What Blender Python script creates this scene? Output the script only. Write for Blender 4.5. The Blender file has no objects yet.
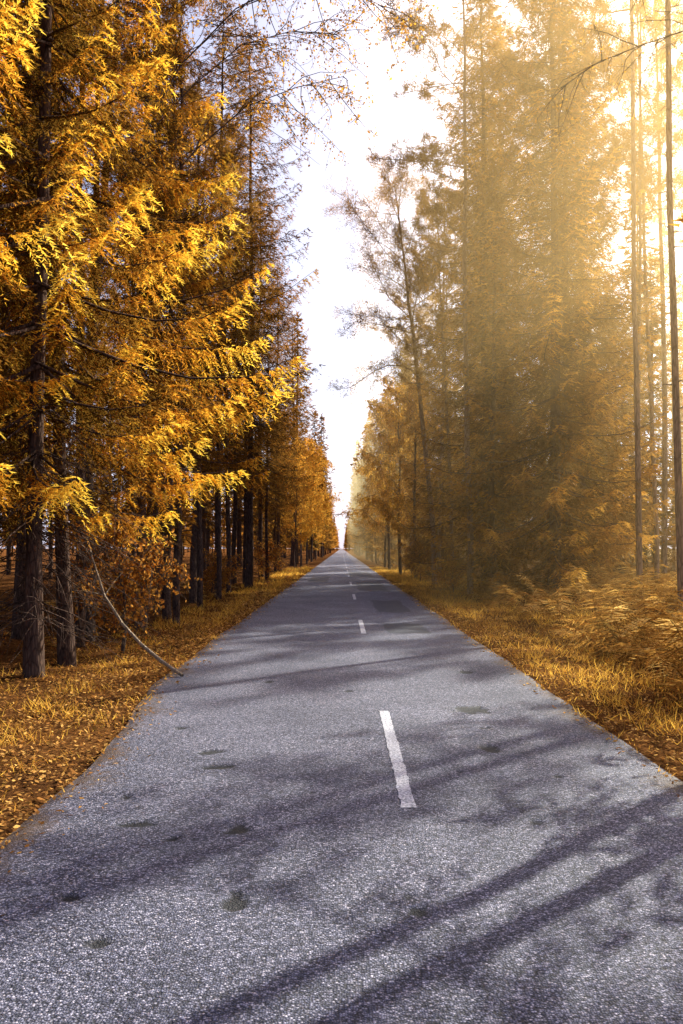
import bpy, math, random
import numpy as np
from mathutils import Vector, Matrix

random.seed(7)
scene = bpy.context.scene
COL = scene.collection
SUN_AZ, SUN_EL = math.radians(47), math.radians(32)
SUN_DIR = Vector((math.sin(SUN_AZ)*math.cos(SUN_EL), math.cos(SUN_AZ)*math.cos(SUN_EL), math.sin(SUN_EL)))

# ------------------------------------------------------------------ materials
def new_mat(name):
    m = bpy.data.materials.new(name); m.use_nodes = True
    nt = m.node_tree; nt.nodes.clear()
    return m, nt, nt.nodes, nt.links

def ramp(N, stops):
    r = N.new('ShaderNodeValToRGB'); e = r.color_ramp.elements
    while len(e) < len(stops): e.new(0.5)
    for k, (p, c) in zip(e, stops):
        k.position = p; k.color = (*c, 1)
    return r

def leaf_mat(name, stops, transl=0.45, objvar=0.2, tcol=(1.0, 0.60, 0.14)):
    m, nt, N, L = new_mat(name)
    out = N.new('ShaderNodeOutputMaterial')
    at = N.new('ShaderNodeAttribute'); at.attribute_name = 'tint'
    oi = N.new('ShaderNodeObjectInfo')
    ma = N.new('ShaderNodeMath'); ma.operation = 'MULTIPLY_ADD'
    ma.inputs[1].default_value = objvar; L.new(oi.outputs['Random'], ma.inputs[0])
    L.new(at.outputs['Fac'], ma.inputs[2])
    sb = N.new('ShaderNodeMath'); sb.operation = 'SUBTRACT'; sb.inputs[1].default_value = objvar*0.5
    L.new(ma.outputs[0], sb.inputs[0])
    rp = ramp(N, stops); L.new(sb.outputs[0], rp.inputs[0])
    d = N.new('ShaderNodeBsdfDiffuse')
    L.new(rp.outputs[0], d.inputs['Color'])
    t = N.new('ShaderNodeBsdfTranslucent')
    mx = N.new('ShaderNodeMix'); mx.data_type = 'RGBA'; mx.blend_type = 'MIX'
    mx.inputs[0].default_value = 0.2; mx.inputs[7].default_value = (*tcol, 1)
    L.new(rp.outputs[0], mx.inputs[6]); L.new(mx.outputs[2], t.inputs['Color'])
    ms = N.new('ShaderNodeMixShader'); ms.inputs[0].default_value = transl
    L.new(d.outputs[0], ms.inputs[1]); L.new(t.outputs[0], ms.inputs[2])
    L.new(ms.outputs[0], out.inputs[0])
    return m

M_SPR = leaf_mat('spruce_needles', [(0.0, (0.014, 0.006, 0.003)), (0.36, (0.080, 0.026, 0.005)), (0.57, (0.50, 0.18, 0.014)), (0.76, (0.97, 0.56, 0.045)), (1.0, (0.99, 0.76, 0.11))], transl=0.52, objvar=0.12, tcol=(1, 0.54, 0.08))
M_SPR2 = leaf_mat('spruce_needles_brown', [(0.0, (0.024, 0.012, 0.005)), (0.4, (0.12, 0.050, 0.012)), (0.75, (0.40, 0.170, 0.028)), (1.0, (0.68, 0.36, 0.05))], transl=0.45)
M_SPR3 = leaf_mat('spruce_needles_dark', [(0.0, (0.012, 0.007, 0.004)), (0.4, (0.048, 0.021, 0.007)), (0.75, (0.20, 0.078, 0.012)), (1.0, (0.54, 0.25, 0.03))], transl=0.38, tcol=(0.8, 0.40, 0.08))  # darker copy of the needles, shade of the forest interior put into the colour
M_PINE = leaf_mat('pine_needles', [(0.0, (0.03, 0.016, 0.007)), (0.5, (0.24, 0.115, 0.024)), (1.0, (0.62, 0.35, 0.06))], transl=0.45)
M_BIRCH = leaf_mat('birch_leaves', [(0.0, (0.16, 0.07, 0.012)), (0.5, (0.60, 0.27, 0.025)), (1.0, (0.90, 0.54, 0.06))], transl=0.55)
M_RUST = leaf_mat('rusty_leaves', [(0.0, (0.08, 0.025, 0.008)), (0.5, (0.34, 0.11, 0.015)), (1.0, (0.7, 0.3, 0.04))], transl=0.5)
M_FERN = leaf_mat('fern_fronds', [(0.0, (0.050, 0.020, 0.007)), (0.45, (0.28, 0.11, 0.020)), (0.75, (0.62, 0.34, 0.07)), (1.0, (0.87, 0.60, 0.20))], transl=0.5)
M_GRASS = leaf_mat('dry_grass', [(0.0, (0.10, 0.040, 0.010)), (0.5, (0.46, 0.20, 0.026)), (1.0, (0.92, 0.56, 0.08))], transl=0.5, objvar=0)
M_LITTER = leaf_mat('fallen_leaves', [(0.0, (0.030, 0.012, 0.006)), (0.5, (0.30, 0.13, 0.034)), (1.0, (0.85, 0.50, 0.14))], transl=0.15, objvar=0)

def bark_mat(name, c1, c2, scale=14):
    m, nt, N, L = new_mat(name)
    out = N.new('ShaderNodeOutputMaterial')
    tc = N.new('ShaderNodeTexCoord'); mp = N.new('ShaderNodeMapping')
    mp.inputs['Scale'].default_value = (1, 1, 0.25); L.new(tc.outputs['Object'], mp.inputs[0])
    n = N.new('ShaderNodeTexNoise'); n.inputs['Scale'].default_value = scale; n.inputs['Detail'].default_value = 5
    n.inputs['Roughness'].default_value = 0.7
    L.new(mp.outputs[0], n.inputs['Vector'])
    v = N.new('ShaderNodeTexVoronoi'); v.inputs['Scale'].default_value = scale*1.4; v.feature = 'DISTANCE_TO_EDGE'
    L.new(mp.outputs[0], v.inputs['Vector'])
    r = ramp(N, [(0.3, c1), (0.7, c2)]); L.new(n.outputs[0], r.inputs[0])
    mu = N.new('ShaderNodeMix'); mu.data_type = 'RGBA'; mu.blend_type = 'MULTIPLY'; mu.inputs[0].default_value = 0.7
    vr = ramp(N, [(0.0, (0.3, 0.3, 0.3)), (0.15, (1, 1, 1))]); L.new(v.outputs[0], vr.inputs[0])
    L.new(r.outputs[0], mu.inputs[6]); L.new(vr.outputs[0], mu.inputs[7])
    b = N.new('ShaderNodeBsdfDiffuse')
    L.new(mu.outputs[2], b.inputs['Color'])
    bp = N.new('ShaderNodeBump'); bp.inputs['Strength'].default_value = 0.8; bp.inputs['Distance'].default_value = 0.03
    L.new(v.outputs[0], bp.inputs['Height']); L.new(bp.outputs[0], b.inputs['Normal'])
    L.new(b.outputs[0], out.inputs[0])
    return m
M_BARK = bark_mat('spruce_bark', (0.035, 0.022, 0.018), (0.13, 0.085, 0.065))
M_PBARK = bark_mat('pine_bark', (0.16, 0.10, 0.065), (0.42, 0.28, 0.18), 9)
M_BBARK = bark_mat('birch_bark', (0.05, 0.035, 0.028), (0.16, 0.12, 0.09), 11)
M_DEAD = bark_mat('dead_wood', (0.20, 0.15, 0.10), (0.42, 0.33, 0.24), 20)

# ------------------------------------------------------------------ mesh helpers
class Geo:
    def __init__(s): s.V = []; s.F = []; s.T = []; s.n = 0
    def add(s, V, F, T):
        V = np.asarray(V, dtype=np.float32).reshape(-1, 3); F = np.asarray(F, dtype=np.int32).reshape(-1, 3)
        s.V.append(V); s.F.append(F+s.n); s.T.append(np.broadcast_to(np.asarray(T, dtype=np.float32), (len(V),)).copy()); s.n += len(V)
    def tube(s, pts, rad, sides=6, tint=0.5):
        pts = np.asarray(pts, dtype=float); n = len(pts)
        tan = np.gradient(pts, axis=0); tan /= np.linalg.norm(tan, axis=1)[:, None]+1e-9
        ref = np.array([0., 0., 1.]) if abs(tan[:, 2]).mean() < 0.8 else np.array([1., 0., 0.])
        a = np.cross(tan, ref); a /= np.linalg.norm(a, axis=1)[:, None]+1e-9
        b = np.cross(tan, a)
        th = np.arange(sides)*2*math.pi/sides
        R = np.asarray(rad, dtype=float)[:, None, None]
        V = pts[:, None, :]+R*(a[:, None, :]*np.cos(th)[None, :, None]+b[:, None, :]*np.sin(th)[None, :, None])
        i = np.arange(n-1)[:, None]*sides; j = np.arange(sides)[None, :]; j2 = (j+1) % sides
        A = (i+j).ravel(); B = (i+j2).ravel(); C = (i+sides+j2).ravel(); D = (i+sides+j).ravel()
        s.add(V.reshape(-1, 3), np.concatenate([np.stack([A, B, C], 1), np.stack([A, C, D], 1)]), tint)
    def blades(s, P, D, l, w, tint, rng):
        n = len(P)
        D = D/(np.linalg.norm(D, axis=1)[:, None]+1e-9)
        r = rng.normal(size=(n, 3)); W = np.cross(D, r); W /= np.linalg.norm(W, axis=1)[:, None]+1e-9
        l = np.broadcast_to(l, (n,))[:, None]; w = np.broadcast_to(w, (n,))[:, None]
        V = np.stack([P-W*w/2, P+W*w/2, P+D*l], 1).reshape(-1, 3)
        s.add(V, np.arange(3*n).reshape(-1, 3), np.repeat(np.broadcast_to(tint, (n,)), 3))
    def mesh(s, name, mat, smooth=False):
        V = np.concatenate(s.V); F = np.concatenate(s.F); T = np.concatenate(s.T)
        me = bpy.data.meshes.new(name)
        me.vertices.add(len(V)); me.vertices.foreach_set('co', V.ravel())
        me.loops.add(F.size); me.loops.foreach_set('vertex_index', F.ravel().astype(np.int32))
        me.polygons.add(len(F)); me.polygons.foreach_set('loop_start', np.arange(len(F), dtype=np.int32)*3)
        try: me.polygons.foreach_set('loop_total', np.full(len(F), 3, dtype=np.int32))
        except Exception: pass
        me.update(calc_edges=True)
        a = me.attributes.new('tint', 'FLOAT', 'POINT'); a.data.foreach_set('value', T)
        if smooth: me.polygons.foreach_set('use_smooth', np.ones(len(F), dtype=bool))
        me.materials.append(mat); me.update()
        return me

def obj(name, data, **props):
    o = bpy.data.objects.new(name, data); COL.objects.link(o)
    for k, v in props.items(): o[k] = v
    return o

# ------------------------------------------------------------------ tree builders
def trunk_line(rng, H, lean=(0, 0), wob=0.12, n=14):
    z = np.linspace(0, 1, n)
    wx = np.cumsum(rng.normal(size=n))*wob/3; wy = np.cumsum(rng.normal(size=n))*wob/3
    wx -= wx[0]; wy -= wy[0]
    return np.stack([lean[0]*z**1.3+wx, lean[1]*z**1.3+wy, z*H], 1)

def on_line(line, H, z):
    zz = np.linspace(0, H, len(line))
    return np.array([np.interp(z, zz, line[:, 0]), np.interp(z, zz, line[:, 1]), z])

def spruce(seed, H, z0, R, nb, tw, nd, ll, lw, pend=0.5, dead=18, lean=(0, 0), matl=M_SPR, shape=0.75, twl=0.62, whorl=0.0, r0=0.0085, var=0.5, bright=0.0, nspread=0.28, tc=(0.62, 1.5, 0.28)):
    rng = np.random.default_rng(seed)
    wood = Geo(); fol = Geo()
    line = trunk_line(rng, H, lean)
    zz = np.linspace(0, 1, len(line))
    rad = H*r0*(1-zz)**0.8+0.01; rad[0] *= 1.35
    line[0, 2] = -0.3
    wood.tube(line, rad, 10)
    for i in range(nb):
        f = (i+rng.random())/nb
        z = z0+(H-z0-0.2)*f
        if whorl > 0:
            z = z0+round((z-z0)/whorl)*whorl+rng.normal()*0.05; z = min(max(z, z0), H-0.2)
        az = i*2.399+rng.normal()*0.35
        cl = 0.82+0.28*math.sin(3*az+seed)*math.sin(z*1.1+seed)+0.16*math.sin(az*5+z*2.3)
        L = R*((1-f)**shape)*(0.95-var/2+var*rng.random())*cl+0.22
        if f < 0.12: L *= 0.6+3.3*f
        a = 0.62-1.0*f+rng.normal()*0.08; b = 0.34
        F = np.array([math.cos(az), math.sin(az), 0]); B = np.array([-math.sin(az), math.cos(az), 0])
        base = on_line(line, H, z)
        def S(t):
            t = np.asarray(t)[:, None]
            return base+F*L*t*0.95+np.array([0, 0, 1])*L*(-a*t+b*t**3)+B*L*0.06*np.sin(t*4+az)
        ts = np.linspace(0, 1, 6)
        wood.tube(S(ts), (0.006+0.008*L)*(1-ts*0.9), 3)
        t = np.arange(0.16, 1.0, tw/L); t = np.clip(t+rng.normal(size=len(t))*0.01, 0.05, 1)
        if len(t) < 2: t = np.array([0.3, 0.6, 0.95])
        t = np.repeat(t, 2); side = np.tile([1, -1], len(t)//2)
        P = S(t); T = S(t+0.02)-P; T /= np.linalg.norm(T, axis=1)[:, None]
        ang = np.radians(52+rng.normal(size=len(t))*12)
        n = len(t)
        Dn = np.array([0, 0, -1.0])
        pd = pend*(0.3+1.2*rng.random(n))*(1-0.35*t)
        D = T*np.cos(ang)[:, None]+B*side[:, None]*np.sin(ang)[:, None]+Dn*pd[:, None]+rng.normal(size=(n, 3))*0.2
        D /= np.linalg.norm(D, axis=1)[:, None]
        lt = np.minimum(twl, 0.42*L*(1-t)**0.8+0.14)*(0.5+0.8*rng.random(n))
        u = (np.arange(nd)+0.5)/nd
        Pn = P[:, None, :]+D[:, None, :]*(lt[:, None]*u)[:, :, None]+Dn*(lt[:, None]*u**2*0.35)[:, :, None]
        m = n*nd
        perp = np.cross(D, np.array([0, 0, 1.0])); perp /= np.linalg.norm(perp, axis=1)[:, None]+1e-9
        sg = np.where(np.arange(nd) % 2 == 0, 1, -1)
        Dn2 = D[:, None, :]*0.75+perp[:, None, :]*sg[None, :, None]*0.6+rng.normal(size=(n, nd, 3))*nspread
        tb = rng.normal()*0.14+bright
        tint = 0.02+tc[0]*t[:, None]**tc[1]+tc[2]*u[None, :]*t[:, None]**0.7+tb+rng.normal(size=(n, nd))*0.07  # dark inside, bright at the tips: crown shade and sun painted into the tint
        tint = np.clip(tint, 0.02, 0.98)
        s = (0.7+0.6*rng.random(m))
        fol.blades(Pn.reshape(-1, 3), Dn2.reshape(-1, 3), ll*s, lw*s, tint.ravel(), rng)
    P = np.tile(on_line(line, H, H*0.985), (20, 1))+rng.normal(size=(20, 3))*np.array([0.05, 0.05, 0.25])
    fol.blades(P, rng.normal(size=(20, 3))+np.array([0, 0, 1.5]), ll*2, lw, 0.6, rng)
    for i in range(dead):
        z = 0.8+(z0+1.5-0.8)*rng.random(); az = rng.random()*6.28
        base = on_line(line, H, z); L = 0.4+1.3*rng.random()
        F = np.array([math.cos(az), math.sin(az), 0])
        ts = np.linspace(0, 1, 5)[:, None]
        P = base+F*L*ts+np.array([0, 0, -1])*L*0.45*ts**1.4+np.cumsum(rng.normal(size=(5, 3))*0.03, 0)
        wood.tube(P, np.linspace(0.014, 0.004, 5), 3)
        for k in range(9):
            q = P[rng.integers(1, 5)]; dd = F*0.7+rng.normal(size=3)*0.6+np.array([0, 0, -0.4])
            wood.tube(np.stack([q, q+dd*0.14, q+dd*0.34+np.array([0, 0, -0.07])]), [0.006, 0.004, 0.002], 3)
    return wood.mesh('spruce_trunk_mesh', M_BARK, True), fol.mesh('spruce_crown_mesh', matl)

def limbed(seed, H, r0, cz, nl, ll, kind, lean=(0, 0), up=0.25, mb=M_PBARK, ml=M_PINE, dens=1.0, leaf=0.12, stubs=10, extra=(), lper=7, tuft=0.05):
    rng = np.random.default_rng(seed)
    wood = Geo(); fol = Geo()
    line = trunk_line(rng, H, lean, 0.10)
    zz = np.linspace(0, 1, len(line)); line[0, 2] = -0.3
    wood.tube(line, r0*(1-zz)**0.7+0.012, 10)
    LP = []; LD = []; LT = []
    for i in range(nl+len(extra)):
        f = (i+rng.random())/nl; z = cz+(H-cz)*f*0.98
        if i >= nl:
            f = 0.5; P = np.array(extra[i-nl], dtype=float); n = len(P)
            L = np.linalg.norm(np.diff(P, axis=0), axis=1).sum(); P = P+rng.normal(size=P.shape)*0.06
            P[0] = on_line(line, H, P[0][2])
        else:
            az = i*2.4+rng.normal()*0.5
            L = ll*(0.45+0.75*math.sin(math.pi*(0.18+0.75*f)))*(0.6+0.6*rng.random())
            d = np.array([math.cos(az), math.sin(az), up+0.5*f+rng.normal()*0.15]); d /= np.linalg.norm(d)
            n = 7; P = [on_line(line, H, z)]; dd = d.copy()
            for k in range(n-1):
                dd = dd+rng.normal(size=3)*0.16+np.array([0, 0, 0.05 if kind == 'pine' else -0.10*(k/n)]); dd /= np.linalg.norm(dd)
                P.append(P[-1]+dd*L/(n-1))
            P = np.array(P)
        rr = r0*0.28*(1-f*0.6)
        wood.tube(P, np.linspace(rr, 0.006, n), 5)
        ns = max(5, int(L*5*dens))
        for k in range(ns):
            t = 0.25+0.75*(k+rng.random())/ns; x = t*(n-1); i0 = min(int(x), n-2); q = P[i0]+(P[i0+1]-P[i0])*(x-i0)
            td = (P[i0+1]-P[i0]); td /= np.linalg.norm(td)
            s = td*0.7+rng.normal(size=3)*0.6; s /= np.linalg.norm(s)
            sl = L*(0.20+0.22*rng.random())*(1.15-t*0.6)
            m = 5; Q = [q]; sd = s.copy()
            for j in range(m-1):
                sd = sd+rng.normal(size=3)*0.18+(np.array([0, 0, -0.22]) if kind != 'pine' else np.array([0, 0, 0.08])); sd /= np.linalg.norm(sd)
                Q.append(Q[-1]+sd*sl/(m-1))
            Q = np.array(Q); wood.tube(Q, np.linspace(0.011, 0.003, m), 3)
            nt = int((9 if kind == 'pine' else 8)*dens)+2
            for j in range(nt):
                tt = rng.random()**0.7*(m-1.001); a = int(tt); c = Q[a]+(Q[a+1]-Q[a])*(tt-a)
                if kind == 'pine':
                    e = c+rng.normal(size=3)*tuft*1.4
                    ax = (Q[a+1]-Q[a]); ax /= np.linalg.norm(ax)
                    for g in range(9):
                        LP.append(e+rng.normal(size=3)*tuft); LD.append(ax*0.7+rng.normal(size=3)*0.6); LT.append(0.35+0.3*f+rng.normal()*0.12)
                else:
                    tw = rng.normal(size=3)*0.5+np.array([0, 0, -0.45])
                    e2 = c+tw*0.42
                    wood.tube(np.stack([c, c+tw*0.2+rng.normal(size=3)*0.02, e2]), [0.004, 0.003, 0.002], 3)
                    for g in range(lper):
                        LP.append(c+(e2-c)*rng.random()+rng.normal(size=3)*0.03); LD.append(rng.normal(size=3)+np.array([0, 0, -0.5])); LT.append(0.5+rng.normal()*0.2)
    for i in range(stubs):
        z = 1.5+(cz-1.5)*rng.random(); az = rng.random()*6.28; q = on_line(line, H, z)
        F = np.array([math.cos(az), math.sin(az), 0.1]); L = 0.3+0.9*rng.random()
        wood.tube(np.stack([q, q+F*L*0.5, q+F*L+np.array([0, 0, -0.15])]), [0.014, 0.009, 0.003], 4)
    LP = np.array(LP); LD = np.array(LD); LT = np.clip(np.array(LT), 0.02, 0.98)
    s = 0.7+0.6*rng.random(len(LP))
    if kind == 'pine':
        fol.blades(LP, LD, leaf*1.5*s, leaf*0.19*s, LT, rng)
    else:
        D = LD/np.linalg.norm(LD, axis=1)[:, None]; W = np.cross(D, rng.normal(size=D.shape)); W /= np.linalg.norm(W, axis=1)[:, None]
        l = (leaf*0.62*s)[:, None]; n = len(LP)
        V = np.stack([LP, LP+D*l*0.45+W*l*0.38, LP+D*l, LP+D*l*0.45-W*l*0.38], 1).reshape(-1, 3)
        b = np.arange(n)[:, None]*4
        F = np.concatenate([b+np.array([[0, 1, 2]]), b+np.array([[0, 2, 3]])])
        fol.add(V, F, np.repeat(LT, 4))
    return wood.mesh(kind+'_trunk_mesh', mb, True), fol.mesh(kind+'_crown_mesh', ml)

TREE_N = [0]
def place(kind, meshes, x, y, s=1.0, rot=None, tilt=(0, 0), label='', group='', z=0.0, sz=None):
    e = bpy.data.objects.new(kind, None); COL.objects.link(e)
    e.empty_display_size = 0.3
    e.location = (x, y, z-0.08)
    e.rotation_euler = (tilt[0], tilt[1], random.random()*6.28 if rot is None else rot)
    e.scale = (s, s, sz or s)
    e['label'] = label; e['category'] = 'tree'; e['group'] = group
    for nm, me in zip(('trunk', 'crown'), meshes):
        c = bpy.data.objects.new(nm, me); COL.objects.link(c); c.parent = e
    TREE_N[0] += 1
    return e

# variants
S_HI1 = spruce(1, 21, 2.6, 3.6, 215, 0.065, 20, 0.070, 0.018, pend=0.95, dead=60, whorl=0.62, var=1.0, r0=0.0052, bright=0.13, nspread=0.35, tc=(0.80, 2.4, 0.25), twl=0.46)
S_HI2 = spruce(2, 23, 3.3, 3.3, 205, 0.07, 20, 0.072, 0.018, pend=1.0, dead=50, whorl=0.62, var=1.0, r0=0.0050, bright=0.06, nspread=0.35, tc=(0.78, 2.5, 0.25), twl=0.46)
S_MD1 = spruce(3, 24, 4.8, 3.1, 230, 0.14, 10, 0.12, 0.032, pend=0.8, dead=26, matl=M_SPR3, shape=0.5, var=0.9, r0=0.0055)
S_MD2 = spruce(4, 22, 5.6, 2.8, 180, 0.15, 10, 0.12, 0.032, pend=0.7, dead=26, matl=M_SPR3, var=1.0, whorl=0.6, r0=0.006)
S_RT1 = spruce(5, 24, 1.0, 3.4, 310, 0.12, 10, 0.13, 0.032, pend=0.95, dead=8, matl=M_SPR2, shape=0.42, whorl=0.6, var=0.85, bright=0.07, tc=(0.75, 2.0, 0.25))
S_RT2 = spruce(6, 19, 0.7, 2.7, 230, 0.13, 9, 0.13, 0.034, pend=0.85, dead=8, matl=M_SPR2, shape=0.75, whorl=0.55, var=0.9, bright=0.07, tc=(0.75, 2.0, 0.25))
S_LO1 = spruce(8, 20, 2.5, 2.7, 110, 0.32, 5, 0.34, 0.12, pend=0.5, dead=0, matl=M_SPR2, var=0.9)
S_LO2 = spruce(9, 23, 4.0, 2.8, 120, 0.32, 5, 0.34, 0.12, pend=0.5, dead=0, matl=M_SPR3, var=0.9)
exa = [[(0, 0, 12.2), (-1.2, .1, 12.9), (-2.3, .2, 13.2), (-3.4, .2, 13.0), (-4.2, .2, 12.5)], [(0, 0, 14), (-1.1, -.3, 15), (-2.2, -.5, 15.6), (-3.2, -.6, 15.6)],
       [(0, 0, 11), (-.9, -.4, 11.2), (-1.9, -.5, 11.0), (-3.1, -.6, 10.3)], [(0, 0, 13), (1.2, -.3, 13.7), (2.3, -.3, 14.0), (3.2, -.3, 14.0)]]
P_A = limbed(11, 20, 0.13, 9.5, 36, 3.9, 'pine', lean=(-2.0, 0.3), dens=0.88, leaf=0.10, extra=exa, up=0.1, tuft=0.09)
P_B = limbed(12, 24, 0.105, 14, 26, 2.8, 'pine', dens=0.9, stubs=26)
P_C = limbed(13, 22, 0.10, 12, 28, 2.8, 'pine', lean=(0.6, 0.2), dens=0.85, stubs=30)
P_S = limbed(16, 17, 0.08, 9.5, 14, 1.2, 'pine', dens=0.9, stubs=3)
P_T = limbed(17, 16, 0.085, 8.5, 12, 1.3, 'pine', dens=0.9, stubs=16, mb=M_BARK)
ex = [[(0, 0, 7.0), (1.0, 0, 8.6), (2.0, 0, 9.8), (3.0, .1, 10.6), (4.0, .1, 11.1), (4.9, 0, 11.2)],
      [(0, 0, 8.0), (.9, -.3, 9.8), (1.8, -.5, 11.2), (2.8, -.6, 12.2), (3.9, -.6, 12.7), (5.0, -.6, 12.7), (5.8, -.6, 12.3)],
      [(0, 0, 8.6), (.8, .8, 10.4), (1.7, 1.2, 11.8), (2.7, 1.4, 12.7), (3.8, 1.4, 13.1), (4.8, 1.4, 13.0)]]
B_A = limbed(14, 15, 0.10, 8.5, 5, 2.4, 'birch', lean=(0.5, 0.2), up=0.9, mb=M_BBARK, ml=M_BIRCH, dens=0.75, leaf=0.085, stubs=4, extra=ex, lper=7)
ex2 = [[(0, 0, 8.6), (-.9, 0, 10.0), (-1.9, 0, 10.7), (-2.8, .1, 10.85), (-3.7, .1, 10.7), (-4.4, .1, 10.3), (-5.0, .1, 9.8)],
       [(0, 0, 10), (-.8, .3, 11.2), (-1.8, .5, 12.0), (-2.8, .5, 12.2), (-3.6, .5, 11.9)]]
B_C = limbed(18, 15, 0.10, 10.5, 7, 2.2, 'birch', up=0.75, mb=M_BBARK, ml=M_BIRCH, dens=0.6, leaf=0.07, stubs=4, extra=ex2, lper=2)
B_B = limbed(15, 12, 0.10, 2.5, 34, 2.8, 'birch', up=0.7, mb=M_BBARK, ml=M_BIRCH, dens=0.9, leaf=0.15, stubs=2)

GL, GR = 'spruces along the forest edge', 'conifers in the hazy forest'
lab_gold = 'golden sunlit spruce with drooping boughs beside the road'
lab_dark = 'tall dark brown spruce at the road edge'
lab_haze = 'broad brown spruce in the warm sun haze'
lab_pine = 'slender bare trunked pine with a sparse high crown'
lab_far = 'brown conifer standing deeper in the forest'
# left edge
place('spruce_tree', S_HI1, -6.0, 8.4, 0.95, 0.3, label=lab_gold, group=GL)
place('spruce_tree', S_HI1, -4.25, 11.1, 0.97, 2.0, (0, 0.02), label=lab_gold, group=GL)
place('spruce_tree', S_HI2, -4.35, 12.7, 0.92, 4.0, (0, 0.07), label='leaning spruce with orange boughs over the verge', group=GL)
place('spruce_tree', S_HI2, -4.4, 17.6, 0.9, 1.0, label=lab_dark, group=GL)
for (x, y, s, k) in [(-6.0, 15, 1, 0), (-4.4, 20.2, 0.7, 1), (-5.4, 23, .95, 1), (-5.0, 27, .8, 1), (-4.9, 31, 1.0, 0), (-4.2, 36, 1.08, 0), (-5.4, 40, .9, 1), (-4.2, 45, 0.7, 1), (-5.0, 50, 1.05, 0), (-4.8, 58, .6, 1), (-5.0, 64, 1.05, 0), (-4.4, 74, .65, 1), (-5.2, 83, 1.1, 0)]:
    place('spruce_tree', (S_MD1, S_MD2)[k], x, y, s, label=lab_dark, group=GL)
for (x, y, s) in [(-3.9, 18.9, .95), (-5.0, 21.6, 1.0), (-4.4, 24.8, 1.0), (-5.8, 13.3, .9), (-6.4, 16.4, 1.1), (-6.2, 19, 1.2), (-5.2, 28.7, 1.1), (-6.6, 11.6, 1.0), (-7.5, 14.3, 1.1), (-7.2, 18, 1.1), (-4.9, 15.0, 1.0), (-4.6, 32.5, 1.1), (-5.7, 25.5, 1.1), (-4.3, 28, 1.0), (-4.6, 38, 1.1)]:
    place('pine_tree', P_T, x, y, s, label='thin young pine with a slender bare trunk', group=GL)
place('birch_tree', B_A, -4.9, 15.6, 1.0, 0.0, label='slim birch with sparse twigs arching over the road', group='birches by the road')
# left interior
pts = []
def ok(x, y, d):
    for a, b in pts:
        if (a-x)**2+(b-y)**2 < d*d: return False
    pts.append((x, y)); return True
c = 0
while c < 44:
    y = 7+random.random()**1.2*56; x = -7.3-random.random()*min(26, 6+y*0.5)
    if ok(x, y, 2.0):
        c += 1; r = random.random()
        if r < 0.6: place('spruce_tree', random.choice([S_MD2, S_LO2, S_LO2]), x, y, 0.8+0.3*random.random(), label=lab_far, group=GL)
        else: place('pine_tree', P_T, x, y, 1.1+0.3*random.random(), label=lab_pine, group=GL)
# right edge
place('pine_tree', P_A, 4.5, 38.5, 1.0, 0.0, label='leaning pine with wide sparse branches at the road edge', group=GR)
for (x, y, s, k) in [(5.9, 32, 1.05, 0), (5.6, 29.6, .85, 1), (7.3, 27.5, 1.0, 0), (8.6, 30.0, 1.0, 0), (7.3, 36, 1.1, 0), (9.9, 32.5, .95, 0), (5.4, 43, .75, 1), (7.6, 40, 1.0, 0), (5.4, 50, .6, 0), (6.4, 47, .95, 1), (5.2, 57, .55, 1), (5.8, 67, .85, 0), (4.8, 77, .5, 0), (5.4, 86, 1.0, 1), (12.2, 35, .6, 0), (14.5, 37, .8, 1)]:
    place('spruce_tree', (S_RT1, S_RT2)[k], x, y, s, label=lab_haze, group=GR)
for (x, y, s, m, sz) in [(9.7, 26, .85, P_B, 1.4), (8.05, 18.9, .8, P_B, 1.4), (8.4, 30.0, 1.1, P_B, 1.1), (4.9, 35.6, .8, P_C, .8), (4.9, 30.5, 1.12, P_C, 1.12), (12.6, 32, .9, P_C, 1.2), (5.2, 42, .95, P_C, .95), (4.7, 53, .9, P_C, .9), (14.5, 36, 1.2, P_B, 1.2), (11.2, 30, .8, P_C, 1.2)]:
    place('pine_tree', m, x, y, s, label=lab_pine, group=GR, sz=sz)
for (x, y, s) in [(4.3, 46, .9), (4.0, 54, 1.05), (3.8, 63, 1.1), (3.9, 72, 1.1), (4.0, 92, 1.0), (-3.9, 69, .8), (-4.0, 79, 1.0), (-4.0, 92, 1.1), (-4.0, 106, 1.2), (-4.0, 125, 1.0)]:
    place('birch_tree', B_B, x, y, s, label='small golden leaved birch at the road edge', group='birches by the road')
place('birch_tree', B_C, 8.9, 13.5, 1.0, 0.0, label='bare twigged birch with a long arching limb', group='birches by the road')
# shading the near road, standing just beyond the verge
place('pine_tree', P_S, 6.6, 9.6, 1.0, 0.5, label=lab_pine, group=GR)
place('pine_tree', P_S, 6.3, 8.6, 1.0, 2.5, label=lab_pine, group=GR)
place('spruce_tree', S_RT2, 8.2, 8.35, 1.15, label=lab_haze, group=GR)
place('spruce_tree', S_RT2, 12.8, 17.7, .85, label=lab_haze, group=GR)
c = 0
while c < 42:
    y = 37+random.random()**1.2*50; x = 8.5+random.random()*min(34, 6+y*0.45)
    if ok(x, y, 2.8):
        c += 1; r = random.random()
        if r < 0.5: place('spruce_tree', random.choice([S_RT2, S_LO1, S_LO1]), x, y, 0.75+0.4*random.random(), label=lab_far, group=GR)
        else: place('pine_tree', random.choice([P_B, P_C]), x, y, 0.9+0.3*random.random(), label=lab_pine, group=GR)
# further along the road
y = 92
while y < 420 and TREE_N[0] < 250:
    for sx in (-1, 1):
        for row in range(2):
            x = sx*(3.9+row*4.0+random.random()*2.4)
            place('spruce_tree', random.choice([S_LO1, S_LO2]), x, y+random.random()*4, random.choice([0.45, 0.7, 0.9, 1.15, 1.25])*(0.9+0.2*random.random()), label='distant conifer lining the straight road', group='distant conifers along the road')
    y += 6+y*0.02
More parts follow.
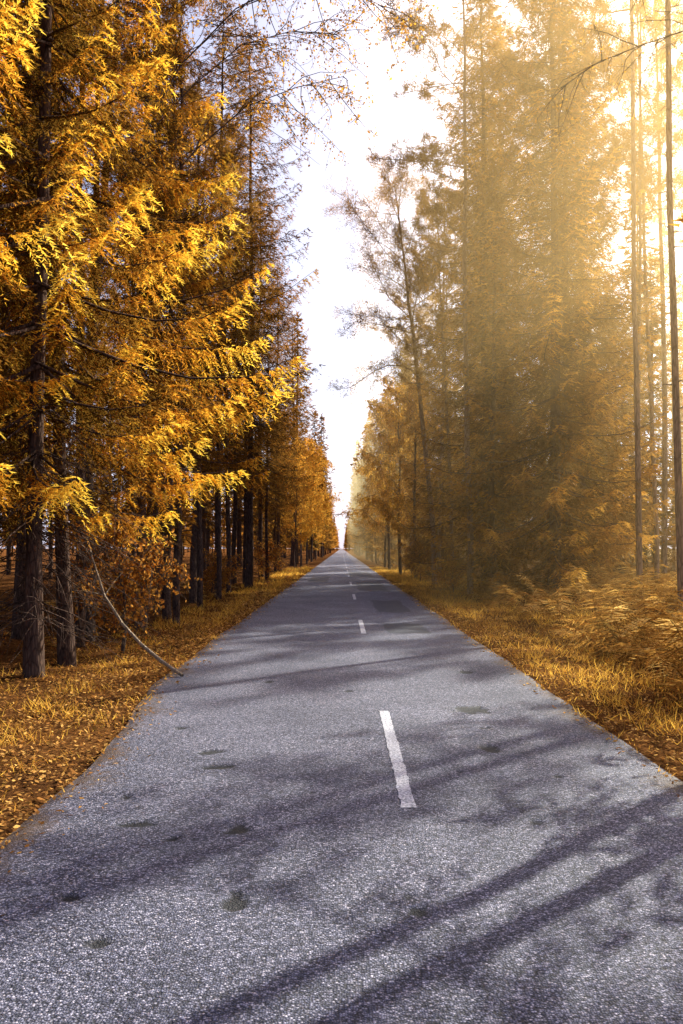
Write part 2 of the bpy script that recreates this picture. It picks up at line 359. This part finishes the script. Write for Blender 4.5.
# distant mass
rng = np.random.default_rng(5)
g = Geo()
for i in range(460):
    sx = -1 if i % 2 else 1
    yy = 55+rng.random()**1.0*900
    xx = sx*((30 if yy < 90 else 14 if yy < 330 else 4.2)+rng.random()**1.5*110); H = 14+10*rng.random(); R = 2.6+rng.random()
    g.tube([[xx, yy, -0.3], [xx, yy, H*0.5], [xx, yy, H]], [0.2, 0.15, 0.02], 4, 0.1)
    n = 150; f = rng.random(n); az = rng.random(n)*6.28; rr = R*(1-f)**0.8*(0.5+0.5*rng.random(n))
    P = np.stack([xx+np.cos(az)*rr*0.3, yy+np.sin(az)*rr*0.3, 2+(H-2)*f+0.6], 1)
    D = np.stack([np.cos(az), np.sin(az), -0.45+0*az], 1)
    g.blades(P, D, rr+0.4, 0.9, np.clip(0.3+0.5*rng.random(n), 0, 1), rng)
o = obj('distant_forest', g.mesh('distant_forest', M_SPR3), kind='stuff', label='distant brown conifer forest on both sides of the road', category='forest')

# ------------------------------------------------------------------ ground
def sm(t): t = np.clip(t, 0, 1); return t*t*(3-2*t)
def xl(y): return -1.98-0.42*sm((y-5.5)/6.0)+0.025*np.sin(y*1.1)+0.012*np.sin(y*4.1+1)
def xr(y): return 2.52+0.02*np.sin(y*0.9+2)+0.012*np.sin(y*3.7)
def gh(x, y):
    e = np.where(x > 0, x-2.5, -x-2.3)
    z = -0.018-0.10*sm(e/1.8)+0.0*x
    z = z+0.05*sm(e/3)*(np.sin(x*1.3+y*0.7)+np.sin(y*0.9-x*0.8+2)+0.6*np.sin(x*2.9+1)*np.sin(y*2.3))
    z = z+0.22*sm((e-2.5)/4)
    return np.where(e < 0, -0.03-0.05*sm(-e/0.4), z)

def grid(xs, ys, zf):
    X, Y = np.meshgrid(xs, ys); Z = zf(X, Y)
    V = np.stack([X, Y, Z], -1).reshape(-1, 3); nx = len(xs)
    i = (np.arange(len(ys)-1)[:, None]*nx+np.arange(nx-1)[None, :]).ravel()
    F = np.concatenate([np.stack([i, i+1, i+nx+1], 1), np.stack([i, i+nx+1, i+nx], 1)])
    return V, F
def steps(a, b, s0, k):
    r = [a]
    while r[-1] < b: r.append(r[-1]+max(s0, k*abs(r[-1])))
    return np.array(r)

m, nt, N, L = new_mat('forest_floor')
out = N.new('ShaderNodeOutputMaterial'); tc = N.new('ShaderNodeTexCoord')
n1 = N.new('ShaderNodeTexNoise'); n1.inputs['Scale'].default_value = 0.9; n1.inputs['Detail'].default_value = 6
n2 = N.new('ShaderNodeTexNoise'); n2.inputs['Scale'].default_value = 28; n2.inputs['Detail'].default_value = 6; n2.inputs['Roughness'].default_value = 0.75
for n in (n1, n2): L.new(tc.outputs['Object'], n.inputs['Vector'])
r1 = ramp(N, [(0.3, (0.055, 0.026, 0.013)), (0.7, (0.20, 0.09, 0.030))]); L.new(n1.outputs[0], r1.inputs[0])
r2 = ramp(N, [(0.35, (0.25, 0.22, 0.2)), (0.65, (1.3, 1.2, 1.1))]); L.new(n2.outputs[0], r2.inputs[0])
mx = N.new('ShaderNodeMix'); mx.data_type = 'RGBA'; mx.blend_type = 'MULTIPLY'; mx.inputs[0].default_value = 0.9
L.new(r1.outputs[0], mx.inputs[6]); L.new(r2.outputs[0], mx.inputs[7])
b = N.new('ShaderNodeBsdfDiffuse'); L.new(mx.outputs[2], b.inputs['Color'])
bp = N.new('ShaderNodeBump'); bp.inputs['Strength'].default_value = 1; bp.inputs['Distance'].default_value = 0.04
L.new(n2.outputs[0], bp.inputs['Height']); L.new(bp.outputs[0], b.inputs['Normal']); L.new(b.outputs[0], out.inputs[0])
M_GROUND = m
xp = steps(0, 1500, 0.12, 0.03); xs = np.concatenate([-xp[::-1], xp[1:]])
ys = np.concatenate([[-300, -100, -30, -8], steps(-3, 2500, 0.15, 0.02)])
V, F = grid(xs, ys, gh); g = Geo(); g.add(V, F, 0.5)
obj('ground', g.mesh('ground', M_GROUND, True), kind='structure', label='forest floor covered with brown needles and leaves')

# ------------------------------------------------------------------ road
spots = [(1.35, 8.46, .17, .18), (1.25, 6.8, .085, .10), (-1.08, 6.7, .075, .09), (-.95, 6.25, .09, .07), (-1.25, 4.97, .09, .05), (-.63, 4.88, .06, .08),
         (-.99, 4.72, .04, .04), (-.5, 3.88, .05, .09), (.37, 3.79, .04, .04), (.33, 3.95, .02, .02), (-1.3, 3.96, .05, .04), (-1.04, 3.5, .045, .04), (1.2, 5.0, .03, .03), (1.35, 7.6, .04, .04), (-1.45, 5.5, .03, .04), (.9, 6.1, .025, .03), (-.2, 5.6, .02, .025), (1.6, 6.0, .03, .03), (-1.5, 7.6, .05, .06), (.1, 9.5, .05, .06), (1.7, 11, .1, .12), (-.9, 10.2, .06, .08)]
patches = [(1.4, 23.5, .45, 2.4), (1.35, 17.0, .42, 1.1), (1.3, 36, .6, 4.5), (1.2, 52, .7, 5), (-1.2, 44, .5, 4)]
cols = 150
rows = np.concatenate([steps(-3, 2, 0.2, 0)[:-1], steps(2.0, 1500, 0.024, 0.0042)])
uu = np.linspace(0, 1, cols)
Y = np.repeat(rows[:, None], cols, 1); X = xl(Y)+(xr(Y)-xl(Y))*uu[None, :]
rn = np.random.default_rng(3)
wob = 0.22*np.sin(X*31+Y*7)+0.2*np.sin(Y*37-X*13)+0.15*np.sin(X*71+Y*53)
mask = np.zeros_like(X)
for (a, b_, rx, ry) in spots:
    d = np.sqrt(((X-a)/rx)**2+((Y-b_)/ry)**2)+wob
    mask = np.maximum(mask, sm((1.2-d)/0.2))
Z = 0.012*(1-((X-0.1)/2.4)**2)-0.014*mask+0.004*np.sin(X*2.1+Y*0.8)
pm = np.zeros_like(X)
for (a, b_, rx, ry) in patches:
    d = np.maximum(np.abs(X-a)/rx, np.abs(Y-b_)/ry)+0.06*np.sin(X*9+Y*2)
    pm = np.maximum(pm, sm((1.05-d)/0.08))
e = np.minimum(X-xl(Y), xr(Y)-X)
Z = Z-0.02*sm((0.10-e)/0.10)
ej = e+0.06*np.sin(X*5+Y*3.1)+0.06*np.sin(Y*7.3)+0.05*np.sin(Y*2.1)+0.07*rn.normal(size=X.shape)
dirt = sm((0.30-ej)/0.34)
nx = cols; i = (np.arange(len(rows)-1)[:, None]*nx+np.arange(nx-1)[None, :]).ravel()
F = np.concatenate([np.stack([i, i+1, i+nx+1], 1), np.stack([i, i+nx+1, i+nx], 1)])
g = Geo(); g.add(np.stack([X, Y, Z], -1).reshape(-1, 3), F, np.maximum(mask, 0.0).ravel())
def asphalt(name):
    m, nt, N, L = new_mat(name)
    out = N.new('ShaderNodeOutputMaterial'); tc = N.new('ShaderNodeTexCoord')
    v = N.new('ShaderNodeTexVoronoi'); v.inputs['Scale'].default_value = 100; L.new(tc.outputs['Object'], v.inputs['Vector'])
    n1 = N.new('ShaderNodeTexNoise'); n1.inputs['Scale'].default_value = 0.7; n1.inputs['Detail'].default_value = 6; n1.inputs['Roughness'].default_value = 0.65
    n2 = N.new('ShaderNodeTexNoise'); n2.inputs['Scale'].default_value = 32; n2.inputs['Detail'].default_value = 7; n2.inputs['Roughness'].default_value = 0.85
    for n in (n1, n2): L.new(tc.outputs['Object'], n.inputs['Vector'])
    sep = N.new('ShaderNodeSeparateColor'); L.new(v.outputs['Color'], sep.inputs[0])
    rs = ramp(N, [(0.0, (0.030, 0.034, 0.058)), (0.5, (0.112, 0.117, 0.178)), (0.85, (0.29, 0.285, 0.375)), (1.0, (0.54, 0.51, 0.60))]); L.new(sep.outputs[0], rs.inputs[0])
    rd = ramp(N, [(0.0, (1, 1, 1)), (0.35, (0.9, .9, .9)), (0.75, (0.2, 0.2, 0.24))]); L.new(v.outputs['Distance'], rd.inputs[0])
    rb = ramp(N, [(0.3, (0.62, 0.62, 0.66)), (0.7, (1.32, 1.28, 1.22))]); L.new(n1.outputs[0], rb.inputs[0])
    rc = ramp(N, [(0.36, (0.32, 0.32, 0.34)), (0.62, (1.7, 1.7, 1.7))]); L.new(n2.outputs[0], rc.inputs[0])
    cur = rs.outputs[0]
    for q in (rd, rb, rc):
        mx = N.new('ShaderNodeMix'); mx.data_type = 'RGBA'; mx.blend_type = 'MULTIPLY'; mx.inputs[0].default_value = 1
        L.new(cur, mx.inputs[6]); L.new(q.outputs[0], mx.inputs[7]); cur = mx.outputs[2]
    for an, colr, k_ in (('tint', (0.006, 0.006, 0.009), .95), ('patch', (0.034, 0.035, 0.048), .82), ('dirt', (0.09, 0.05, 0.026), .85)):
        at = N.new('ShaderNodeAttribute'); at.attribute_name = an
        mk = N.new('ShaderNodeMath'); mk.operation = 'MULTIPLY'; mk.inputs[1].default_value = k_; L.new(at.outputs['Fac'], mk.inputs[0])
        mx = N.new('ShaderNodeMix'); mx.data_type = 'RGBA'; mx.inputs[7].default_value = (*colr, 1)
        L.new(mk.outputs[0], mx.inputs[0]); L.new(cur, mx.inputs[6]); cur = mx.outputs[2]
    b = N.new('ShaderNodeBsdfPrincipled'); b.inputs['Roughness'].default_value = 0.65; b.inputs['Specular IOR Level'].default_value = 0.3
    L.new(cur, b.inputs['Base Color'])
    ad = N.new('ShaderNodeMath'); ad.operation = 'SUBTRACT'; L.new(n2.outputs[0], ad.inputs[0]); L.new(v.outputs['Distance'], ad.inputs[1])
    bp = N.new('ShaderNodeBump'); bp.inputs['Strength'].default_value = 1.0; bp.inputs['Distance'].default_value = 0.009
    L.new(ad.outputs[0], bp.inputs['Height']); L.new(bp.outputs[0], b.inputs['Normal']); L.new(b.outputs[0], out.inputs[0])
    return m
me = g.mesh('road', asphalt('worn_asphalt'), True)
for nm, arr in (('patch', pm), ('dirt', dirt)):
    a = me.attributes.new(nm, 'FLOAT', 'POINT'); a.data.foreach_set('value', arr.ravel().astype(np.float32))
obj('road', me, kind='structure', label='worn grey asphalt road with small potholes and patches')

# markings
m, nt, N, L = new_mat('worn_white_paint')
out = N.new('ShaderNodeOutputMaterial'); tc = N.new('ShaderNodeTexCoord')
n1 = N.new('ShaderNodeTexNoise'); n1.inputs['Scale'].default_value = 55; n1.inputs['Detail'].default_value = 6; n1.inputs['Roughness'].default_value = 0.8
L.new(tc.outputs['Object'], n1.inputs['Vector'])
r = ramp(N, [(0.44, (0.13, 0.13, 0.17)), (0.55, (0.62, 0.61, 0.67))]); L.new(n1.outputs[0], r.inputs[0])
b = N.new('ShaderNodeBsdfPrincipled'); b.inputs['Roughness'].default_value = 0.6; L.new(r.outputs[0], b.inputs['Base Color'])
bp = N.new('ShaderNodeBump'); bp.inputs['Strength'].default_value = 0.7; bp.inputs['Distance'].default_value = 0.006
L.new(n1.outputs[0], bp.inputs['Height']); L.new(bp.outputs[0], b.inputs['Normal']); L.new(b.outputs[0], out.inputs[0])
M_PAINT = m
g = Geo(); y0 = 5.27
while y0 < 300:
    nseg = 60; yy = np.linspace(y0, y0+3.05, nseg)
    wl = 0.44-0.048+rn.normal(size=nseg)*0.004; wr = 0.44+0.048+rn.normal(size=nseg)*0.004
    zc = lambda x: 0.012*(1-((x-0.1)/2.4)**2)+0.004*np.sin(x*2.1+yy*0.8)+0.005
    V = np.concatenate([np.stack([wl, yy, zc(wl)], 1), np.stack([wr, yy, zc(wr)], 1)])
    k = np.arange(nseg-1)
    g.add(V, np.concatenate([np.stack([k, k+nseg, k+nseg+1], 1), np.stack([k, k+nseg+1, k+1], 1)]), 0.5)
    y0 += 10.5
obj('road_marking', g.mesh('road_marking', M_PAINT), kind='structure', label='worn white dashed centre line painted on the asphalt')

# ------------------------------------------------------------------ verge vegetation
rng = np.random.default_rng(21)
def scatter(n, side, y0, y1, e0, e1, pw=1.5, yp=1.8):
    y = y0+(y1-y0)*rng.random(n)**yp; e = e0+(e1-e0)*rng.random(n)**pw
    x = xr(y)+e if side > 0 else xl(y)-e
    return x, y, gh(x, y), e
g = Geo()
for side, n, e1 in ((-1, 42000, 2.3), (1, 90000, 4.5)):
    x, y, z, e = scatter(n, side, 3.0, 70, -0.12, e1, 1.1)
    clump = 0.5+0.5*np.sin(x*3.1+np.sin(y*2.3)*2)*np.sin(y*2.7+np.sin(x*1.9)*2)
    base = (0.06 if side < 0 else 0.3); keep = rng.random(n) < (base+0.8*clump**1.8)*(0.35+0.65*np.clip(e/0.5, 0, 1))
    x, y, z, clump, e = x[keep], y[keep], z[keep], clump[keep], e[keep]; n2_ = len(x)
    D = np.stack([rng.normal(size=n2_)*0.6, rng.normal(size=n2_)*0.6, 0.75+0*x], 1)
    l = (0.04+0.12*rng.random(n2_))*(0.5+0.8*clump)*(1+y/60)*(0.6+0.4*np.clip(e/0.6, 0, 1))
    g.blades(np.stack([x, y, np.where(e < 0, 0.0, z)-0.01], 1), D, l, 0.007+y*0.0005, np.clip(0.28+0.45*clump+rng.normal(size=n2_)*0.22, 0, 1), rng)
obj('grass', g.mesh('grass', M_GRASS), kind='stuff', label='short golden dry grass on the verges', category='grass')
g = Geo()
for side, n, e0, e1, y1 in ((-1, 95000, -0.45, 8, 40), (1, 50000, -0.25, 8, 40)):
    x, y, z, e = scatter(n, side, 2.5, y1, e0, e1, 1.6, 1.6)
    onroad = (x > xl(y)) & (x < xr(y)); kp = ~onroad | (rng.random(n) < 0.45*np.exp(e/0.12))
    x, y, z, e = x[kp], y[kp], z[kp], e[kp]; n2_ = len(x)
    z = np.where((x > xl(y)) & (x < xr(y)), 0.008, z+0.015+0.02*rng.random(n2_))
    az = rng.random(n2_)*6.28; s = (0.008+0.016*rng.random(n2_))*(1+y/30)
    D = np.stack([np.cos(az), np.sin(az), rng.normal(size=n2_)*0.25], 1); W = np.stack([-np.sin(az), np.cos(az), rng.normal(size=n2_)*0.35], 1)
    P = np.stack([x, y, z], 1); s = s[:, None]
    V = np.stack([P-D*s, P+W*s*0.5, P+D*s, P-W*s*0.5], 1).reshape(-1, 3); bb = np.arange(n2_)[:, None]*4
    tt = 0.50-0.38*sm((e-0.9)/1.6)+rng.normal(size=n2_)*0.2  # litter darkens away from the road, forest shade put into its tint
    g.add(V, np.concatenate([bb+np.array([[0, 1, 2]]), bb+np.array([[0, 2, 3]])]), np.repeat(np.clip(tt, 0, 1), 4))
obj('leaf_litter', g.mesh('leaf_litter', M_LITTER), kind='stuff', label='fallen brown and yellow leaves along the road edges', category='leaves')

# ferns
def fern(seed):
    rng = np.random.default_rng(seed); g = Geo()
    for k in range(7):
        az = k*0.9+rng.random()*0.6; L = 0.55+0.5*rng.random(); el = 0.75+0.75*rng.random()
        F = np.array([math.cos(az), math.sin(az), 0]); B = np.array([-math.sin(az), math.cos(az), 0])
        t = np.linspace(0, 1, 16)[:, None]
        S = F*L*t*0.85+np.array([0, 0, 1])*L*(el*t-0.75*t**2.2)
        g.tube(S[::3], np.linspace(0.007, 0.002, len(S[::3])), 3, 0.3)
        tb = rng.normal()*0.28
        P = []; D = []; ln = []
        for i in range(4, 16):
            tt = t[i, 0]; w = 0.36*L*math.sin(math.pi*min(1, (1.08-tt)*0.9))+0.03
            for sd in (-1, 1):
                d = B*sd*0.95+F*0.4+np.array([0, 0, -0.2])+rng.normal(size=3)*0.12
                P.append(S[i]); D.append(d); ln.append(w)
                for q in np.linspace(0.25, 0.8, 4):
                    for sg in (-1, 1):
                        P.append(S[i]+d*w*q*0.9); D.append(d*0.6+F*sg*0.7); ln.append(0.035*(1.3-q))
        ln = np.array(ln)
        g.blades(np.array(P), np.array(D), ln, np.where(ln > 0.06, 0.022, 0.014), np.clip(0.5+tb+rng.normal(size=len(ln))*0.12, 0, 1), rng)
    return g.mesh('fern_mesh', M_FERN)
FE = [fern(31), fern(32), fern(33), fern(34)]
def put_fern(x, y, s):
    o = obj('fern_plant', random.choice(FE), label='dry orange bracken fern on the grassy verge', category='fern', group='bracken ferns on the verges')
    o.location = (x, y, float(gh(np.array(x), np.array(y)))-0.01); o.scale = (s, s, s*(0.85+0.5*random.random()))
    o.rotation_euler = (random.uniform(-.3, .3), random.uniform(-.3, .3), random.random()*6.28)
for i in range(190):
    y = 8.5+random.random()**1.25*24; x = 4.1+random.random()**0.9*(2.0+y*0.28)
    put_fern(x, y, 0.5+0.75*random.random())
for i in range(40):
    y = 12+random.random()*24; x = -4.6-random.random()*5
    put_fern(x, y, 0.35+0.4*random.random())

# shrubs
def shrub(seed):
    return limbed(seed, 1.9, 0.025, 0.35, 16, 1.1, 'birch', up=0.8, mb=M_BBARK, ml=M_RUST, dens=0.9, leaf=0.12, stubs=0, lper=5)
SH = [shrub(41), shrub(42)]
for (x, y, s) in [(-3.9, 14.2, 1.0), (-4.9, 10.4, .4), (-4.4, 16.4, .6), (-5.2, 20, .6), (-4.6, 29, .7), (4.3, 31, .6), (4.1, 42, .9), (-4.2, 45, .9)]:
    e = bpy.data.objects.new('shrub', None); COL.objects.link(e); e.location = (x, y, -0.1); e.scale = (s, s, s); e.rotation_euler[2] = random.random()*6
    e['label'] = 'small orange leaved shrub at the forest edge'; e['category'] = 'shrub'; e['group'] = 'shrubs at the forest edge'
    for nm, me in zip(('stem', 'foliage'), random.choice(SH)):
        q = bpy.data.objects.new(nm, me); COL.objects.link(q); q.parent = e

# fallen branch
g = Geo()
P = np.array([[-3.95, 12.1, 2.2], [-3.75, 12.0, 1.55], [-3.5, 11.8, 1.0], [-3.15, 11.5, 0.62], [-2.8, 11.2, 0.36], [-2.45, 10.9, 0.17], [-2.1, 10.6, 0.02]])
g.tube(P, [0.010, 0.014, 0.018, 0.022, 0.024, 0.026, 0.022], 7)
for k, d in ((1, (-.3, .1, .35)), (2, (.15, .2, .3)), (3, (-.1, -.2, .3)), (2, (-.35, 0, .1))):
    q = P[k]; g.tube(np.stack([q, q+np.array(d)*0.6, q+np.array(d)*1.3+np.array([0, 0, -.05])]), [0.009, 0.006, 0.003], 4)
obj('fallen_branch', g.mesh('fallen_branch', M_DEAD, True), label='long bare curved branch leaning down onto the road edge', category='branch')

# ------------------------------------------------------------------ haze: one body of mist, thinner below, denser in the canopy (overlapping volumes)
import bmesh
def haze_layer(density, x0, y0, z0):
    m, nt, N, L = new_mat('sunlit_haze')
    out = N.new('ShaderNodeOutputMaterial'); vs = N.new('ShaderNodeVolumeScatter')
    vs.inputs['Color'].default_value = (1.0, 0.66, 0.28, 1); vs.inputs['Density'].default_value = density; vs.inputs['Anisotropy'].default_value = 0.58
    L.new(vs.outputs[0], out.inputs['Volume'])
    x1, y1, z1 = 53.0+z0*0.01, 199.0+z0*0.01, 30.0+z0*0.01
    bm = bmesh.new(); bmesh.ops.create_cube(bm, size=1)
    me = bpy.data.meshes.new('haze'); bm.to_mesh(me); bm.free(); me.materials.append(m)
    o = obj('haze', me, kind='structure', label='warm sunlit haze hanging in the forest')
    o.location = ((x0+x1)/2, (y0+y1)/2, (z0+z1)/2); o.scale = (x1-x0, y1-y0, z1-z0)
haze_layer(0.0042, 1.2, 9.0, -0.4)
haze_layer(0.0048, 1.25, 9.1, 5.0)

# ------------------------------------------------------------------ light, sky
w = bpy.data.worlds.new('World'); scene.world = w; w.use_nodes = True
nt = w.node_tree; nt.nodes.clear(); N = nt.nodes; L = nt.links
o_ = N.new('ShaderNodeOutputWorld'); bg = N.new('ShaderNodeBackground'); sk = N.new('ShaderNodeTexSky')
sk.sky_type = 'NISHITA'; sk.sun_disc = False; sk.sun_elevation = SUN_EL; sk.sun_rotation = SUN_AZ
sk.air_density = 1.0; sk.dust_density = 4; sk.ozone_density = 1.5
tc = N.new('ShaderNodeTexCoord')
dt = N.new('ShaderNodeVectorMath'); dt.operation = 'DOT_PRODUCT'; dt.inputs[1].default_value = SUN_DIR
L.new(tc.outputs['Generated'], dt.inputs[0])
cl = N.new('ShaderNodeMath'); cl.operation = 'MAXIMUM'; cl.inputs[1].default_value = 0; L.new(dt.outputs['Value'], cl.inputs[0])
hs = N.new('ShaderNodeHueSaturation'); hs.inputs['Saturation'].default_value = 0.6; L.new(sk.outputs[0], hs.inputs['Color'])
# blue fill and glow added to the sky, warmer towards the sun, pale at horizon
a1 = N.new('ShaderNodeMix'); a1.data_type = 'RGBA'; a1.blend_type = 'ADD'; a1.inputs[0].default_value = 1; a1.inputs[7].default_value = (0.0, 0.25, 1.8, 1)
L.new(hs.outputs[0], a1.inputs[6]); cur = a1.outputs[2]
sx = N.new('ShaderNodeSeparateXYZ'); L.new(tc.outputs['Generated'], sx.inputs[0])
ab = N.new('ShaderNodeMath'); ab.operation = 'ABSOLUTE'; L.new(sx.outputs['Z'], ab.inputs[0])
on = N.new('ShaderNodeMath'); on.operation = 'SUBTRACT'; on.inputs[0].default_value = 1.0; L.new(ab.outputs[0], on.inputs[1])
for src, ex_, col in ((cl, 3.5, (6.0, 5.2, 4.6)), (cl, 10, (12.0, 8.2, 3.4)), (on, 6, (4.4, 3.9, 3.4))):
    pw = N.new('ShaderNodeMath'); pw.operation = 'POWER'; pw.inputs[1].default_value = ex_; L.new(src.outputs[0], pw.inputs[0])
    a2 = N.new('ShaderNodeMix'); a2.data_type = 'RGBA'; a2.blend_type = 'ADD'; a2.inputs[7].default_value = (*col, 1)
    L.new(pw.outputs[0], a2.inputs[0]); L.new(cur, a2.inputs[6]); cur = a2.outputs[2]
bg.inputs[1].default_value = 0.15
L.new(cur, bg.inputs[0]); L.new(bg.outputs[0], o_.inputs[0])
sl = bpy.data.lights.new('Sun', 'SUN'); sl.energy = 15.5; sl.angle = math.radians(0.45); sl.color = (1.0, 0.85, 0.62)
so = bpy.data.objects.new('Sun', sl); COL.objects.link(so); so.rotation_euler = SUN_DIR.to_track_quat('Z', 'Y').to_euler()

cam = bpy.data.cameras.new('Camera'); cam.sensor_fit = 'VERTICAL'; cam.sensor_height = 36; cam.lens = 28; cam.clip_end = 5000; cam.clip_start = 0.05
co = bpy.data.objects.new('Camera', cam); COL.objects.link(co); co.location = (0, 0, 1.7)
co.rotation_euler = (math.radians(90+2.6), 0, 0); scene.camera = co
scene.view_settings.view_transform = 'Standard'; scene.view_settings.look = 'None'; scene.view_settings.exposure = 0
